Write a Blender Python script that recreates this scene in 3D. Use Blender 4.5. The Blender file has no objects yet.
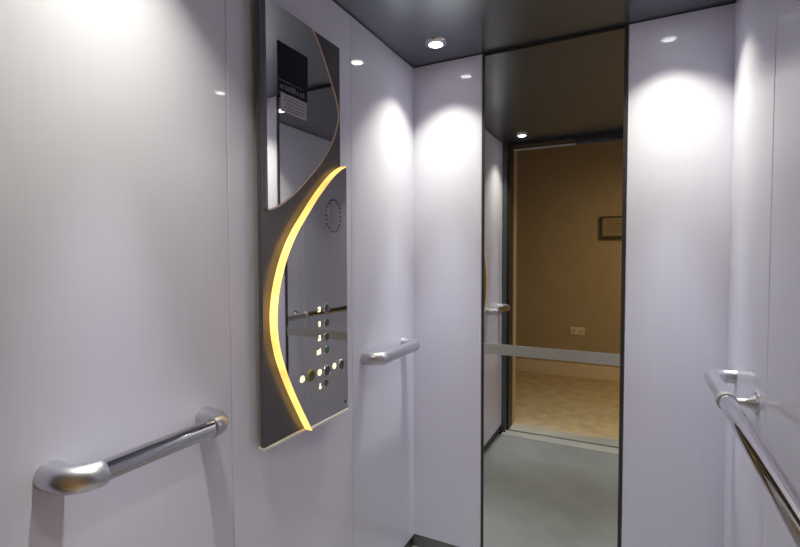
import bpy, bmesh, math, random
from mathutils import Vector, Matrix
random.seed(7)
scn = bpy.context.scene
COL = scn.collection

# ------------------------------------------------------------------ sizes
W, L, H = 1.166, 1.556, 2.157        # car width, depth, height
Q = 0.057                           # wall panels stop this far above the floor
M1, M2 = 0.3183, 0.8472             # mirror edges on the back wall
LOB = -3.50                         # wall across the lobby
LOBH = 2.55

# ------------------------------------------------------------------ materials
def mat(name, color=(.5, .5, .5), rough=.5, metal=0., coat=0., coat_rough=.03, emit=None, estr=0., spec=.5, ior=1.5):
    m = bpy.data.materials.new(name); m.use_nodes = True
    b = m.node_tree.nodes['Principled BSDF']
    b.inputs['Base Color'].default_value = (*color, 1)
    b.inputs['Roughness'].default_value = rough
    b.inputs['Metallic'].default_value = metal
    b.inputs['Coat Weight'].default_value = coat
    b.inputs['Coat Roughness'].default_value = coat_rough
    b.inputs['Specular IOR Level'].default_value = spec
    if emit:
        b.inputs['Emission Color'].default_value = (*emit, 1)
        b.inputs['Emission Strength'].default_value = estr
    return m

def grain(m, c1, c2, scale, detail=4, rough_amt=None, bump=0., coords='Object', p1=.35, p2=.65):
    """object-space noise between two colours (grain, fibres, pile)"""
    nt = m.node_tree; b = nt.nodes['Principled BSDF']
    tc = nt.nodes.new('ShaderNodeTexCoord'); mp = nt.nodes.new('ShaderNodeMapping')
    mp.inputs['Scale'].default_value = scale
    nz = nt.nodes.new('ShaderNodeTexNoise'); nz.inputs['Scale'].default_value = 1.0; nz.inputs['Detail'].default_value = detail
    rp = nt.nodes.new('ShaderNodeValToRGB')
    rp.color_ramp.elements[0].position = p1; rp.color_ramp.elements[1].position = p2
    rp.color_ramp.elements[0].color = (*c1, 1); rp.color_ramp.elements[1].color = (*c2, 1)
    nt.links.new(tc.outputs[coords], mp.inputs['Vector']); nt.links.new(mp.outputs['Vector'], nz.inputs['Vector'])
    nt.links.new(nz.outputs['Fac'], rp.inputs['Fac']); nt.links.new(rp.outputs['Color'], b.inputs['Base Color'])
    if bump:
        bp = nt.nodes.new('ShaderNodeBump'); bp.inputs['Strength'].default_value = bump; bp.inputs['Distance'].default_value = .002
        nt.links.new(nz.outputs['Fac'], bp.inputs['Height']); nt.links.new(bp.outputs['Normal'], b.inputs['Normal'])
    return m

LAM = grain(mat('lavender_laminate', (.6, .58, .64), .5, coat=.75, coat_rough=.022, spec=.3),
            (.750, .738, .884), (.768, .756, .901), (230, 230, 2.0), 2)
CEIL = mat('dark_satin_metal', (.215, .232, .258), .28, metal=.85)
FLOOR = grain(mat('grey_vinyl', (.3, .3, .28), .42), (.215, .220, .222), (.245, .250, .252), (7, 7, 7), 6)
SKIRT = mat('dark_skirting', (.035, .033, .038), .35)
BLACK = mat('black_rubber', (.012, .012, .013), .5)
GASKET = mat('grey_gasket', (.035, .031, .037), .4)
MIRROR = mat('mirror_silvering', (.78, .785, .775), 0.0, metal=1.)
STRIP = grain(mat('brushed_strip', (.40, .40, .38), .45, metal=.5), (.44, .44, .41), (.50, .50, .47), (2, 2, 400), 2)
SATIN = mat('satin_aluminium', (.62, .615, .675), .33, metal=1.)
CHROME = mat('polished_chrome', (.60, .59, .63), .06, metal=1.)
SILL = grain(mat('sill_aluminium', (.6, .6, .58), .38, metal=.25), (.52, .52, .50), (.66, .66, .64), (3, 300, 300), 2)
DARKM = mat('dark_frame_metal', (.10, .105, .115), .4, metal=.6)
JAMB = mat('brown_jamb_metal', (.045, .036, .026), .5, metal=.3)
SLAB = mat('graphite_metal', (.112, .108, .122), .22, metal=.35)
ROLL = mat('roll_dark_reflection', (.17, .165, .18), .36, metal=.6)  # darker reflection on the plate's bent edge, put into the base colour
STEEL = mat('dark_mirror_steel', (.90, .90, .905), .015, metal=1.)
GLASS = mat('grey_mirror_glass', (.68, .68, .69), .02, metal=1.)
COPPER = mat('rose_edge', (.62, .45, .38), .4, metal=.3)
ACRYL = mat('pale_acrylic_edge', (.92, .88, .84), .35)
COLLAR = mat('brushed_collar', (.70, .70, .78), .40, metal=.7)
SKIRT2 = mat('grey_skirting', (.22, .22, .22), .4)
SCREEN = mat('display_glass', (.010, .010, .020), .5, spec=.08)
PLATE = mat('engraved_aluminium', (.36, .35, .40), .5, metal=.1)
INK = mat('dark_ink', (.03, .03, .05), .6)
PRINT = mat('faded_print', (.13, .125, .15), .6)
PALEINK = mat('grey_ink', (.12, .12, .135), .6)
HOLE = mat('speaker_hole', (.015, .015, .017), .6, spec=.1)
GLOW = mat('amber_light', (.8, .5, .2), .5, emit=(1., .60, .15), estr=1.5)
def uneven_glow(m, lo, hi):
    nt = m.node_tree; tc = nt.nodes.new('ShaderNodeTexCoord'); nz = nt.nodes.new('ShaderNodeTexNoise'); mr = nt.nodes.new('ShaderNodeMapRange')
    nz.inputs['Scale'].default_value = 9.; nz.inputs['Detail'].default_value = 1.
    mr.inputs['From Min'].default_value = .3; mr.inputs['From Max'].default_value = .7
    mr.inputs['To Min'].default_value = lo; mr.inputs['To Max'].default_value = hi
    nt.links.new(tc.outputs['Object'], nz.inputs['Vector']); nt.links.new(nz.outputs['Fac'], mr.inputs['Value'])
    nt.links.new(mr.outputs['Result'], nt.nodes['Principled BSDF'].inputs['Emission Strength'])
uneven_glow(GLOW, .95, 2.2)
LABELGLOW = mat('lit_label', (.8, .75, .5), .5, emit=(1., .90, .58), estr=1.15)
YRING = mat('yellow_ring', (.36, .32, .05), .35, metal=.2)
GREEN = mat('green_button', (.05, .20, .11), .3)
RINGM = mat('ring_chrome', (.62, .61, .64), .25, metal=1.)
BTN = mat('button_face', (.14, .14, .14), .3, metal=.7)
LENS = mat('lamp_lens', (1, 1, .9), .4, emit=(1., .98, .80), estr=7.)
REFL = mat('lamp_reflector', (.8, .79, .82), .2, metal=1.)
WALLP = grain(mat('beige_paint', (.30, .24, .17), .7), (.41, .345, .24), (.43, .36, .255), (6, 6, 6), 3)
WTRIM = mat('cream_trim', (.42, .35, .26), .5)
SKIRTP = mat('cream_skirting', (.78, .71, .61), .5)
CARPET = grain(mat('tan_carpet', (.4, .32, .2), .9), (.42, .36, .27), (.55, .47, .345), (9, 9, 9), 9, bump=.3)
SIGNF = mat('brown_frame', (.06, .045, .03), .45)
SIGNB = mat('sign_board', (.34, .275, .185), .5)
SIGNT = mat('sign_line', (.21, .165, .105), .5)
PLASTIC = mat('cream_plastic', (.74, .66, .55), .4)
WHITEC = mat('white_ceiling', (.6, .57, .52), .8)

# ------------------------------------------------------------------ mesh helpers
def tag(o, label=None, cat=None, group=None, kind=None):
    if label: o['label'] = label
    if cat: o['category'] = cat
    if group: o['group'] = group
    if kind: o['kind'] = kind
    return o

def empty(name, loc=(0, 0, 0), label=None, cat=None, group=None, kind=None):
    o = bpy.data.objects.new(name, None); COL.objects.link(o); o.location = loc
    o.empty_display_size = .05
    return tag(o, label, cat, group, kind)

def obj(name, bm, m, parent=None, smooth=False, bevel=0., seg=2):
    """link a bmesh as one object; its vertices are in the parent's space"""
    bmesh.ops.recalc_face_normals(bm, faces=bm.faces)
    me = bpy.data.meshes.new(name); bm.to_mesh(me); bm.free()
    me.materials.append(m)
    o = bpy.data.objects.new(name, me); COL.objects.link(o)
    if parent: o.parent = parent
    if smooth:
        for p in me.polygons: p.use_smooth = True
        try: me.set_sharp_from_angle(angle=math.radians(40))
        except Exception: pass
    if bevel:
        md = o.modifiers.new('edge', 'BEVEL'); md.width = bevel; md.segments = seg; md.limit_method = 'ANGLE'
    return o

def box(bm, x0, x1, y0, y1, z0, z1):
    v = [bm.verts.new((x, y, z)) for x in (x0, x1) for y in (y0, y1) for z in (z0, z1)]
    for f in ((0, 1, 3, 2), (4, 6, 7, 5), (0, 4, 5, 1), (2, 3, 7, 6), (0, 2, 6, 4), (1, 5, 7, 3)):
        bm.faces.new([v[i] for i in f])
    return bm

def B(*a): return box(bmesh.new(), *a)

def prism_x(bm, pts, x0, x1):
    """extrude a y-z outline along x"""
    a = [bm.verts.new((x0, y, z)) for y, z in pts]; b = [bm.verts.new((x1, y, z)) for y, z in pts]
    bm.faces.new(a); bm.faces.new(b[::-1]); n = len(pts)
    for i in range(n): bm.faces.new((a[i], b[i], b[(i + 1) % n], a[(i + 1) % n]))
    return bm

def sweep(bm, path, radii, n=28, cap=True):
    path = [Vector(p) for p in path]; rings = []
    t0 = (path[1] - path[0]).normalized()
    u = t0.orthogonal().normalized()
    for i, p in enumerate(path):
        t = (path[min(i + 1, len(path) - 1)] - path[max(i - 1, 0)]).normalized()
        u = (u - t * u.dot(t)).normalized(); w = t.cross(u)
        r = radii[i] if isinstance(radii, (list, tuple)) else radii
        rings.append([bm.verts.new(p + (u * math.cos(2 * math.pi * k / n) + w * math.sin(2 * math.pi * k / n)) * r) for k in range(n)])
    for a, b in zip(rings, rings[1:]):
        for k in range(n): bm.faces.new((a[k], a[(k + 1) % n], b[(k + 1) % n], b[k]))
    if cap: bm.faces.new(rings[0][::-1]); bm.faces.new(rings[-1])
    return bm

def lathe(bm, prof, n=40, axis='z'):
    """revolve (radius, height) about an axis; radius 0 closes with one vertex"""
    def P(r, h, k):
        a = 2 * math.pi * k / n; c, s = r * math.cos(a), r * math.sin(a)
        return (c, s, h) if axis == 'z' else (h, c, s)
    rows = []
    for r, h in prof:
        rows.append([bm.verts.new(P(0, h, 0))] if r == 0 else [bm.verts.new(P(r, h, k)) for k in range(n)])
    for a, b in zip(rows, rows[1:]):
        for k in range(n):
            k2 = (k + 1) % n
            if len(a) == 1 and len(b) == 1: continue
            if len(a) == 1: bm.faces.new((a[0], b[k], b[k2]))
            elif len(b) == 1: bm.faces.new((a[k], a[k2], b[0]))
            else: bm.faces.new((a[k], a[k2], b[k2], b[k]))
    return bm

def catmull(pts, n=6):
    P = [Vector((*p, 0)) for p in pts]; P = [P[0] * 2 - P[1]] + P + [P[-1] * 2 - P[-2]]; out = []
    for i in range(1, len(P) - 2):
        for k in range(n):
            t = k / n; a, b, c, d = P[i - 1:i + 3]
            v = .5 * ((2 * b) + (c - a) * t + (2 * a - 5 * b + 4 * c - d) * t * t + (3 * b - a - 3 * c + d) * t ** 3)
            out.append((v.x, v.y))
    out.append((P[-2].x, P[-2].y))
    return out

# ------------------------------------------------------------------ the car: floor, ceiling, walls
tag(obj('floor', B(-.06, W + .06, -1.505, .06, -.05, 0), FLOOR), 'plain grey vinyl floor of the lift car', 'floor', kind='structure')
tag(obj('ceiling', B(-.06, W + .06, -1.60, .06, H, H + .05), CEIL), 'dark satin metal ceiling of the lift car', 'ceiling', kind='structure')

def wall(name, back, panels, label):
    r = tag(obj(name, back, LAM), label, 'wall', kind='structure')
    for p in panels: obj('panel', B(*p), LAM, r, bevel=.0028, seg=3)
    return r
zt = H - .003
wall('wall_left', B(-.09, -.016, -1.62, .06, .0, H),
     [(-.016, 0, y0 + .0005, y1 - .0005, Q, zt) for y0, y1 in ((-.512, .0005), (-1.062, -.512), (-1.5555, -1.062))],
     'lavender white glossy panelled wall on the control panel side')
wall('wall_right', B(W + .016, W + .09, -1.62, .06, 0, H),
     [(W, W + .016, y0 + .0005, y1 - .0005, Q, zt) for y0, y1 in ((-.54, .0005), (-1.06, -.54), (-1.549, -1.06))],
     'lavender white glossy panelled wall with the long handrail')
wall('wall_back', B(-.016, W + .016, .016, .06, 0, H),
     [(-.012, M1 - .007, .0002, .016, Q, zt), (M2 + .005, W + .012, .0002, .016, Q, zt)],
     'lavender white back wall either side of the tall mirror')
tag(obj('baseboard_left', B(-.016, -.010, -1.55, .01, 0, Q), SKIRT), kind='structure')
tag(obj('baseboard_right', B(W + .010, W + .016, -1.55, .01, 0, Q), SKIRT), kind='structure')
tag(obj('baseboard_back', B(-.010, W + .010, .010, .016, 0, Q), SKIRT2), kind='structure')
# front wall of the car with its doorway
DX0, DX1, DZ = .030, 1.075, 2.128
fw = tag(obj('wall_front', B(-.09, DX0, -1.572, -L, 0, H), DARKM), 'dark metal front of the lift car around the doorway', 'wall', kind='structure')
obj('panel', B(DX1, W + .09, -1.572, -L, 0, H), DARKM, fw)
obj('transom', B(DX0, DX1, -1.572, -L, DZ, H), BLACK, fw)

# ------------------------------------------------------------------ mirror
bm = B(M1 + .004, M2 - .008, .002, .012, Q, H - .013)
for v in bm.verts: v.co.y += (v.co.x - M1) * .0023            # hung a hair out of square
mr = tag(obj('wall_mirror', bm, MIRROR),
         'tall frameless mirror filling the middle of the back wall, reflecting the open doorway', 'mirror')
obj('edge_trim', B(M1 - .0055, M1 + .004, -.0005, .012, Q, H - .003), GASKET, mr)
obj('edge_trim', B(M2 - .008, M2 + .0035, -.0005, .012, Q, H - .003), GASKET, mr)
obj('top_gap', B(M1 + .004, M2 - .008, .003, .014, H - .013, H - .001), BLACK, mr)
tag(obj('safety_strip', B(M1 + .0045, M2 - .0085, -.0005, .002, .9185, .961), STRIP, mr), 'brushed grey strip across the mirror')

# ------------------------------------------------------------------ downlights
def downlight(x, y, label, z=H):
    r = empty('downlight', (x, y, z), label, 'ceiling light', 'downlights in the lift ceiling')
    obj('bezel', lathe(bmesh.new(), [(.030, -.004), (.034, -.009), (.041, -.008), (.045, -.003), (.0455, .0), (.030, .0), (.030, -.004)]), RINGM, r, True)
    obj('reflector', lathe(bmesh.new(), [(.0305, -.003), (.0300, -.009), (.0285, -.0115), (.0275, -.011), (.0275, -.003), (.0305, -.003)]), REFL, r, True)
    obj('lens', lathe(bmesh.new(), [(0, -.0125), (.012, -.0123), (.020, -.0115), (.0272, -.0095), (.0272, -.001), (0, -.001)]), LENS, r, True)
    for nm, spread, power, col, dz in LIGHTS:
        ld = bpy.data.lights.new(nm, 'AREA'); ld.shape = 'DISK'; ld.size = .044; ld.energy = power; ld.color = col
        ld.spread = math.radians(spread)
        lo = bpy.data.objects.new(nm, ld); COL.objects.link(lo); lo.parent = r; lo.location = (0, 0, dz)
    return r
LIGHTS = (('lamp_core', 30, .66, (.86, .91, 1.), -.0132), ('lamp_beam', 90, 2.3, (1., .985, .775), -.0136), ('lamp_spill', 180, .06, (.8, .82, 1.), -.0140))
downlight(.180, -.180, 'round chrome ceiling downlight in the corner between control panel wall and back wall')
downlight(W - .180, -.180, 'round chrome ceiling downlight in the back corner above the long handrail')
downlight(.180, -1.37, 'round chrome ceiling downlight near the doorway, seen in the mirror')
downlight(W - .180, -1.37, 'round chrome ceiling downlight near the doorway on the long handrail side')

# ------------------------------------------------------------------ handrails
HR, ST, RT, RE = .953, .066, .0195, .0240
def elbow_bm(sx, y0, sleeve, sgn, R=.040, RE=RE):
    """from the wall at x=0 out to the stand-off, then along y; sx = +1 out of the left wall"""
    path = [(0, y0, 0), (.006, y0, 0), (ST - R, y0, 0)]
    for k in range(1, 13):
        a = math.pi / 2 * k / 12
        path.append((ST - R + R * math.sin(a), y0 + sgn * R * (1 - math.cos(a)), 0))
    path.append((ST, y0 + sgn * (R + (sleeve - R) * .5), 0)); path.append((ST, y0 + sgn * sleeve, 0))
    rad = [RE + .002, RE + .001] + [RE] * (len(path) - 2)
    rad[-1] = RE - .001
    return sweep(bmesh.new(), [(p[0] * sx, p[1], p[2]) for p in path], rad)

def handrail(x, sx, ya, yb, sa, sb, label, rt_=RT, m=CHROME, re_=RE):
    r = empty('handrail', (x, 0, HR), label, 'handrail', 'handrails on the lift walls')
    obj('end_elbow', elbow_bm(sx, ya, sa, +1, RE=re_), SATIN, r, True)
    obj('end_elbow', elbow_bm(sx, yb, sb, -1, RE=re_), SATIN, r, True)
    obj('rail_tube', sweep(bmesh.new(), [(ST * sx, ya + sa - .01, 0), (ST * sx, yb - sb + .01, 0)], rt_, 36), m, r, True)
    return r
handrail(0, 1, -1.466, -1.145, .048, .036, 'chrome grab rail with satin elbows between the doorway and the control panel')
handrail(0, 1, -.432, -.108, .080, .050, 'short satin grab rail beside the back corner', .0228, SATIN)
rr = handrail(W, -1, -1.43, -.160, .06, .30, 'long chrome handrail with a collar and bracket on the wall opposite the control panel', .0192, CHROME, .0205)
obj('collar', sweep(bmesh.new(), [(-ST, -.474, 0), (-ST, -.471, 0), (-ST, -.457, 0), (-ST, -.454, 0)], [.0215, .0243, .0243, .0215]), COLLAR, rr, True)
br = obj('bracket', sweep(bmesh.new(), [(-ST + .01, -.447, -.002), (-.03, -.447, -.002), (-.018, -.447, -.002), (-.006, -.447, -.002), (0, -.447, -.002)],
                          [.009, .0095, .013, .021, .023]), SATIN, rr, True)
obj('wall_plate', sweep(bmesh.new(), [(0, -.447, -.002), (-.003, -.447, -.002), (-.0045, -.447, -.002)], [.029, .029, .0265]), RINGM, br, True)

# ------------------------------------------------------------------ control panel
CX, SF = 0.0, .030                  # against the left wall; face of the graphite slab
cp = empty('control_panel', (0, -.81, Q + .76), 'tall dark glossy control panel with an amber glowing curve on the wall', 'control panel')
OY, OZ = .81, -.76                  # outline coordinates -> panel space
def T(p): return (p[0] + OY, p[1] + OZ)
def pobj(name, bm, m, parent=None, **k): return obj(name, bm, m, parent or cp, **k)
slab = [(-.984, .768), (-.621, .768), (-.621, 1.936), (-.984, 1.936)]
pobj('backing_slab', prism_x(bmesh.new(), [T(p) for p in slab], .017, SF), SLAB, bevel=.002)
pobj('back_box', prism_x(bmesh.new(), [T(p) for p in ((-.955, .80), (-.65, .80), (-.65, 1.90), (-.955, 1.90))], .0005, .017), SKIRT)
# upper mirror plate with its S-curved edge
cu = catmull([(-.777, 1.933), (-.748, 1.909), (-.709, 1.856), (-.679, 1.809), (-.655, 1.768), (-.641, 1.730), (-.643, 1.696), (-.666, 1.643),
              (-.704, 1.589), (-.750, 1.539), (-.802, 1.493), (-.852, 1.452), (-.899, 1.420), (-.928, 1.404), (-.950, 1.396), (-.963, 1.393)], 5)
up = [T(p) for p in cu] + [T((-.963, 1.933))]
upl = pobj('upper_plate', prism_x(bmesh.new(), up, SF, .035), STEEL)
# rolled edge of the plate on the doorway side
bm = bmesh.new(); prof = []
for k in range(0, 11):
    a = math.pi / 2 * k / 10; prof.append((.035 - .010 * (1 - math.cos(a)), -.963 - .021 * math.sin(a)))
lo_ = [bm.verts.new((x, y + OY, 1.393 - .003 * k / 10 + OZ)) for k, (x, y) in enumerate(prof)]; hi_ = [bm.verts.new((x, y + OY, 1.933 + OZ)) for x, y in prof]
for i in range(len(prof) - 1): bm.faces.new((lo_[i], lo_[i + 1], hi_[i + 1], hi_[i]))
b0 = bm.verts.new((.025, -.963 + OY, 1.394 + OZ)); b1 = bm.verts.new((.025, -.963 + OY, 1.933 + OZ))
bm.faces.new(lo_ + [b0]); bm.faces.new(hi_ + [b1])
tag(pobj('rolled_edge', bm, ROLL, upl, smooth=True), 'rolled edge of the upper plate with its dark reflection painted in')

def band(curve, w, x0, x1, side):
    """a thin strip that follows a y-z curve, w wide on its outer side"""
    n = len(curve); outer = []
    for i, p in enumerate(curve):
        a, b = curve[max(i - 1, 0)], curve[min(i + 1, n - 1)]
        t = Vector((b[0] - a[0], b[1] - a[1])).normalized(); nn = Vector((-t.y, t.x)) * side
        outer.append((p[0] + nn.x * w, p[1] + nn.y * w))
    bm = bmesh.new()
    for i in range(n - 1):
        pass
    A0 = [bm.verts.new((x0, *T(p))) for p in curve]; A1 = [bm.verts.new((x1, *T(p))) for p in curve]
    C0 = [bm.verts.new((x0, *T(p))) for p in outer]; C1 = [bm.verts.new((x1, *T(p))) for p in outer]
    for i in range(n - 1):
        for a, b in ((A0, A1), (A1, C1), (C1, C0), (C0, A0)): bm.faces.new((a[i], a[i + 1], b[i + 1], b[i]))
    bm.faces.new((A0[0], A1[0], C1[0], C0[0])); bm.faces.new((A0[-1], A1[-1], C1[-1], C0[-1]))
    return bm
tag(pobj('curved_edge', band(cu, .0045, SF, .0365, +1), COPPER, upl), 'thin rose coloured edge of the upper plate')
# lower plate and the lit edge
ca = catmull([(-.623, 1.556), (-.656, 1.540), (-.697, 1.512), (-.737, 1.477), (-.779, 1.437), (-.815, 1.398), (-.869, 1.337), (-.909, 1.276), (-.935, 1.217),
              (-.951, 1.160), (-.957, 1.100), (-.949, 1.034), (-.923, .960), (-.882, .878), (-.832, .792), (-.815, .764)], 5)
FX = .056
lp = [T(p) for p in ca] + [T((-.627, .775)), T((-.627, 1.553))]
lpl = pobj('lower_plate', prism_x(bmesh.new(), lp, SF, FX), GLASS)
tag(pobj('light_strip', band(ca, .0016, SF + .001, FX, -1), GLOW, lpl), 'amber glowing curved edge')
tag(pobj('bottom_trim', prism_x(bmesh.new(), [T(p) for p in ((-.984, .7615), (-.817, .7615), (-.817, .768), (-.984, .768))], .010, SF + .003), ACRYL), 'pale strip under the panel')
pobj('bottom_trim', prism_x(bmesh.new(), [T(p) for p in ((-.820, .7685), (-.625, .7685), (-.625, .775), (-.815, .775))], SF, FX + .003), ACRYL)
def rect(y0, y1, z0, z1, x0, x1): return box(bmesh.new(), x0, x1, y0 + OY, y1 + OY, z0 + OZ, z1 + OZ)
tag(pobj('display', rect(-.9205, -.794, 1.743, 1.841, .035, .0362), SCREEN, upl), 'blank dark display')
# worn lettering row and the small notice (strokes too small to read in the photo)
lb = pobj('label_plate', rect(-.920, -.797, 1.711, 1.741, .035, .0356), SCREEN, upl)
bm = bmesh.new(); y = -.913
while y < -.812:
    w = random.uniform(.0035, .0085); h = random.choice((.011, .014, .015))
    box(bm, .0356, .0360, y + OY, y + w + OY, 1.7185 + OZ, 1.7185 + h + OZ)
    y += w + random.choice((.002, .0025, .006))
pobj('lettering', bm, PALEINK, lb)
nt_ = pobj('notice_plate', rect(-.909, -.802, 1.659, 1.7085, .035, .0363), PLATE, upl); tag(nt_, 'pale notice with rows of small print')
bm = bmesh.new()
for row, (z, ind) in enumerate(((1.6995, .012), (1.691, .006), (1.6815, .016), (1.6725, .010), (1.665, .018))):
    y = -.905 + ind
    while y < -.809 - ind * .3:
        w = random.uniform(.004, .013); box(bm, .0363, .0366, y + OY, min(y + w, -.807) + OY, z + OZ, z + .0032 + OZ); y += w + .0026
pobj('lettering', bm, PRINT, nt_)
# speaker holes in a ring
bm = bmesh.new()
for k in range(22):
    a = 2 * math.pi * k / 22; cy, cz = -.699 + .037 * math.cos(a), 1.393 + .049 * math.sin(a)
    t = bmesh.new(); lathe(t, [(0, FX + .0003), (.0031, FX + .0003), (.0031, FX - .001), (0, FX - .001)], 10, 'x')
    for v in t.verts: v.co.y += cy + OY; v.co.z += cz + OZ
    me = bpy.data.meshes.new('tmp'); t.to_mesh(me); t.free(); bm.from_mesh(me); bpy.data.meshes.remove(me)
pobj('speaker_holes', bm, HOLE, lpl)

def disc(y, z, prof, n=28):
    bm = lathe(bmesh.new(), [(r, FX + h) for r, h in prof], n, 'x')
    for v in bm.verts: v.co.y += y + OY; v.co.z += z + OZ
    return bm
def button(y, z, r, face, ring, lab=None):
    b = pobj('button', disc(y, z, [(0, .0025), (r * .66, .0025), (r * .70, .0015), (r * .70, -.001), (0, -.001)]), face, lpl, smooth=True)
    if lab: tag(b, lab)
    pobj('ring', disc(y, z, [(r * .72, .001), (r * .76, .0034), (r * .94, .0034), (r, .002), (r, -.001), (r * .72, -.001), (r * .72, .001)]), ring, b, smooth=True)
    return b
def glyph(name, polys):
    zs = [p[1] for pts in polys for p in pts]; zc = (min(zs) + max(zs)) / 2
    polys = [[(y, zc + (z - zc) * .66) for y, z in pts] for pts in polys]
    bm = bmesh.new()
    for pts in polys: prism_x(bm, [T(p) for p in pts], FX - .0005, FX + .0008)
    return pobj(name, bm, LABELGLOW, lpl)
def circ(y, z, ry, rz, n=16, a0=0., a1=2 * math.pi): return [(y + ry * math.cos(a0 + (a1 - a0) * k / n), z + rz * math.sin(a0 + (a1 - a0) * k / n)) for k in range(n)]
def R_(y0, y1, z0, z1): return [(y0, z0), (y1, z0), (y1, z1), (y0, z1)]
YL, YR = -.7775, -.7435
for z, kind in ((1.113, 'a'), (1.069, 'b'), (1.027, 'c'), (.987, 'd')):
    button(YR, z, .0145, GREEN if kind == 'd' else BTN, RINGM, 'green lit button' if kind == 'd' else None)
    y0, y1 = YL - .0062, YL + .0062
    polys = {'a': [R_(YL - .001, YL + .006, z - .012, z + .012), R_(y0, YL - .001, z + .002, z + .009), R_(y0, YL - .001, z - .012, z - .006)],
             'b': [R_(YL - .002, YL + .0055, z - .012, z + .012), R_(y0 + .001, YL - .002, z + .004, z + .008)],
             'c': [R_(YL - .002, YL + .0062, z - .012, z + .004), R_(y0, YL - .002, z - .012, z - .002), R_(YL - .003, YL + .0062, z + .006, z + .013)],
             'd': [R_(y0 - .006, YL - .0005, z - .012, z + .008), R_(YL + .0010, y1, z - .012, z + .013)]}[kind]
    glyph('floor_label', polys)
button(-.8175, .925, .0185, BTN, YRING, 'button with a yellow ring')
glyph('bell_symbol', [circ(-.858, .925, .0095, .0145, 14, 0, math.pi * 14 / 13.) + [], R_(-.8685, -.8475, .914, .9235), R_(-.861, -.855, .909, .9135)])
button(-.742, .9225, .0185, BTN, RINGM)
glyph('door_symbol', [[(-.7865, .9165), (-.7785, .9105), (-.7785, .9405), (-.7865, .9345)], [(-.7765, .9105), (-.7685, .9165), (-.7685, .9345), (-.7765, .9405)]])
button(-.6645, .9245, .0185, BTN, RINGM)
glyph('round_symbol', [circ(-.702, .929, .0095, .014)])
glyph('key_symbol', [circ(-.7755, .8775, .0055, .0075), R_(-.7775, -.7735, .884, .897)])
pobj('key_switch', disc(-.745, .886, [(0, .001), (.005, .001), (.0085, .002), (.0095, .001), (.0095, -.001), (0, -.001)]), BTN, lpl, smooth=True)
pobj('screw', disc(-.641, .800, [(0, .0008), (.004, .0008), (.005, 0), (.005, -.001), (0, -.001)]), HOLE, lpl)

# ------------------------------------------------------------------ doorway: sills, tracks, landing
def sill(name, y0, y1, label):
    bm = bmesh.new(); n = 5; w = (y1 - y0)
    box(bm, DX0 - .02, DX1 + .02, y0, y1, -.05, -.004)
    for k in range(n): box(bm, DX0 - .02, DX1 + .02, y0 + w * (k + .06) / n, y0 + w * (k + .94) / n, -.004, 0)
    return tag(obj(name, bm, SILL), label, 'door sill')
sill('door_sill', -1.607, -1.507, 'ribbed aluminium sill at the edge of the grey car floor')
sill('door_sill', -1.780, -1.640, 'ribbed aluminium sill at the edge of the tan lobby carpet')
tag(obj('floor_gap', B(-.1, W + .1, -1.640, -1.607, -.30, -.25), BLACK), kind='structure')
tk = empty('door_track', (0, -1.60, DZ), 'dark door track across the head of the doorway with a thin pale rail', 'door track')
obj('rail', B(.06, .50, -.055, -.045, -.018, -.008), SILL, tk)
obj('hanger_bar', B(.50, 1.06, -.055, -.005, -.024, .008), DARKM, tk, bevel=.003)
LX0, LX1, LZ = .040, 1.075, 2.128
jl = tag(obj('wall_landing', B(-3.0, LX0 - .001, -1.85, -1.74, 0, LOBH), WALLP), 'beige lobby wall around the lift doorway', 'wall', kind='structure')
obj('panel', B(LX1 + .001, 3.6, -1.85, -1.74, 0, LOBH), WALLP, jl)
obj('panel', B(LX0 - .001, LX1 + .001, -1.85, -1.74, LZ + .07, LOBH), WALLP, jl)
df = empty('door_frame', (0, -1.62, 0), 'brown metal landing door frame around the doorway', 'door frame', kind='structure')
obj('jamb', B(LX0 - .09, LX0, -.12, 0, 0, LZ + .07), JAMB, df)
obj('jamb', B(LX1, LX1 + .09, -.12, 0, 0, LZ + .07), JAMB, df)
obj('lintel', B(LX0, LX1, -.12, 0, LZ + .012, LZ + .07), JAMB, df)
tag(obj('trim_1', B(-.16, -.09, -1.745, -1.55, 0, LOBH), BLACK), kind='structure')
tag(obj('trim_2', B(LX1 + .09, W + .16, -1.745, -1.55, 0, LOBH), BLACK), kind='structure')
tag(obj('trim_3', B(-.16, W + .16, -1.745, -1.572, LZ + .07, LOBH), BLACK), kind='structure')

# ------------------------------------------------------------------ lobby
tag(obj('floor_lobby', B(-3.0, 3.6, LOB - .1, -1.780, -.05, -.001), CARPET), 'tan mottled carpet of the lobby outside the doorway', 'floor', kind='structure')
tag(obj('wall_lobby', B(-3.0, 3.6, LOB - .1, LOB, 0, LOBH), WALLP), 'dim beige wall across the lobby', 'wall', kind='structure')
tag(obj('wall_lobby_left', B(-3.1, -3.0, LOB - .1, -1.74, 0, LOBH), WALLP), kind='structure')
tag(obj('wall_lobby_right', B(3.6, 3.7, LOB - .1, -1.74, 0, LOBH), WALLP), kind='structure')
tag(obj('ceiling_lobby', B(-3.1, 3.7, LOB - .1, -1.74, LOBH, LOBH + .05), WHITEC), kind='structure')
tag(obj('baseboard_lobby', B(-.325, 3.6, LOB, LOB + .016, 0, .145), SKIRTP, bevel=.004), kind='structure')
tag(obj('trim_4', B(-.372, -.325, LOB, LOB + .022, 0, LOBH), WTRIM, bevel=.004), kind='structure')
po = empty('power_outlet', (.334, LOB, .506), 'cream double power outlet low on the lobby wall, seen in the mirror', 'power outlet')
obj('face_plate', B(-.074, .074, 0, .010, -.044, .044), PLASTIC, po, bevel=.004)
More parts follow.
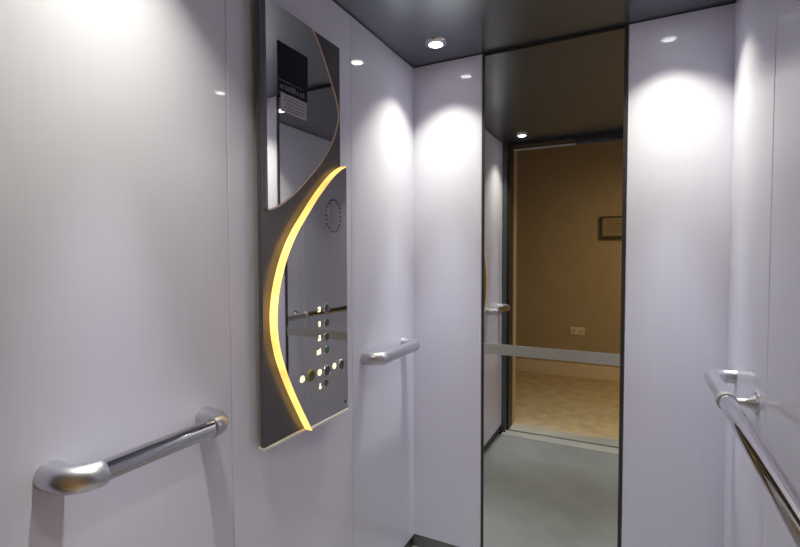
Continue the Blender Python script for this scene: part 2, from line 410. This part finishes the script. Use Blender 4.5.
for sx in (-1, 1):
    s = obj('socket', B(sx * .038 - .022, sx * .038 + .022, .010, .0115, -.028, .016), mat('socket_face', (.62, .54, .45), .5), po, bevel=.001)
    bm = bmesh.new()
    for a, dx in ((.4, -.009), (-.4, .009)):
        box(bm, sx * .038 + dx - .0015, sx * .038 + dx + .0015, .0115, .0119, -.008, .006)
    box(bm, sx * .038 - .0015, sx * .038 + .0015, .0115, .0119, -.024, -.014)
    obj('slots', bm, INK, s)
    obj('rocker', B(sx * .038 - .007, sx * .038 + .007, .010, .0135, .022, .034), PLASTIC, po, bevel=.001)
sg = empty('framed_notice', (.718, LOB, 1.615), 'brown framed notice hanging on the lobby wall, seen at the mirror edge', 'notice')
obj('board', B(-.150, .150, .002, .012, -.105, .105), SIGNB, sg)
bm = bmesh.new()
for x0, x1, z0, z1 in ((-.17, -.145, -.12, .12), (.145, .17, -.12, .12), (-.145, .145, -.12, -.085), (-.145, .145, .105, .12)): box(bm, x0, x1, 0, .022, z0, z1)
obj('frame', bm, SIGNF, sg, bevel=.003)
for z, x0, x1 in ((.070, -.105, .09), (.038, -.11, .11), (.010, -.11, .105), (-.018, -.105, .112), (-.046, -.11, .04)):
    obj('text_line', B(x0, x1, .012, .0124, z, z + .010), SIGNT, sg)

def spot(name, loc, target, power, col, size, blend, soft, parent=None):
    ld = bpy.data.lights.new(name, 'SPOT'); ld.energy = power; ld.color = col; ld.spot_size = math.radians(size); ld.spot_blend = blend; ld.shadow_soft_size = soft
    lo = bpy.data.objects.new(name, ld); COL.objects.link(lo); lo.location = loc
    lo.rotation_euler = (Vector(target) - Vector(loc)).to_track_quat('-Z', 'Y').to_euler()
    return lo
cl = empty('ceiling_light', (2.15, -2.12, LOBH), 'warm round ceiling light of the lobby, beside the lift doorway', 'ceiling light')
obj('bezel', lathe(bmesh.new(), [(.055, -.004), (.07, -.008), (.08, 0), (.055, 0), (.055, -.004)]), RINGM, cl, True)
obj('lens', lathe(bmesh.new(), [(0, -.006), (.05, -.005), (.0545, -.003), (.0545, -.001), (0, -.001)]), mat('warm_lens', (1, .8, .5), .5, emit=(1, .66, .28), estr=4.), cl, True)
spot('lobby_beam', (2.15, -2.12, LOBH - .02), (1.2, -2.9, 0), 140., (1., .68, .27), 125, .9, .05)

# ------------------------------------------------------------------ world, camera
w = bpy.data.worlds.new('World'); scn.world = w; w.use_nodes = True
w.node_tree.nodes['Background'].inputs['Color'].default_value = (.02, .02, .022, 1)
w.node_tree.nodes['Background'].inputs['Strength'].default_value = .3

cam = bpy.data.cameras.new('camera'); co = bpy.data.objects.new('camera', cam); COL.objects.link(co)
F, YAW, PITCH, ROLL = 469.21, 26.858, -2.1296, -.1697
cam.sensor_fit = 'HORIZONTAL'; cam.sensor_width = 36.; cam.lens = F / 800 * 36.
cam.clip_start = .02
a, b, r = map(math.radians, (YAW, PITCH, ROLL))
fwd = Vector((-math.sin(a) * math.cos(b), math.cos(a) * math.cos(b), math.sin(b)))
rt = Vector((math.cos(a), math.sin(a), 0)); upv = rt.cross(fwd)
rt, upv = rt * math.cos(r) + upv * math.sin(r), upv * math.cos(r) - rt * math.sin(r)
m3 = Matrix((rt, upv, -fwd)).transposed()
co.matrix_world = Matrix.Translation((.892, -1.8995, 1.2693 + Q)) @ m3.to_4x4()
scn.camera = co

scn.view_settings.view_transform = 'Standard'; scn.view_settings.look = 'None'
scn.view_settings.gamma = 1; scn.view_settings.use_curve_mapping = False
scn.view_settings.exposure = 0.12
scn.cycles.max_bounces = 16; scn.cycles.diffuse_bounces = 8; scn.cycles.glossy_bounces = 10
scn.cycles.sample_clamp_indirect = 3.0
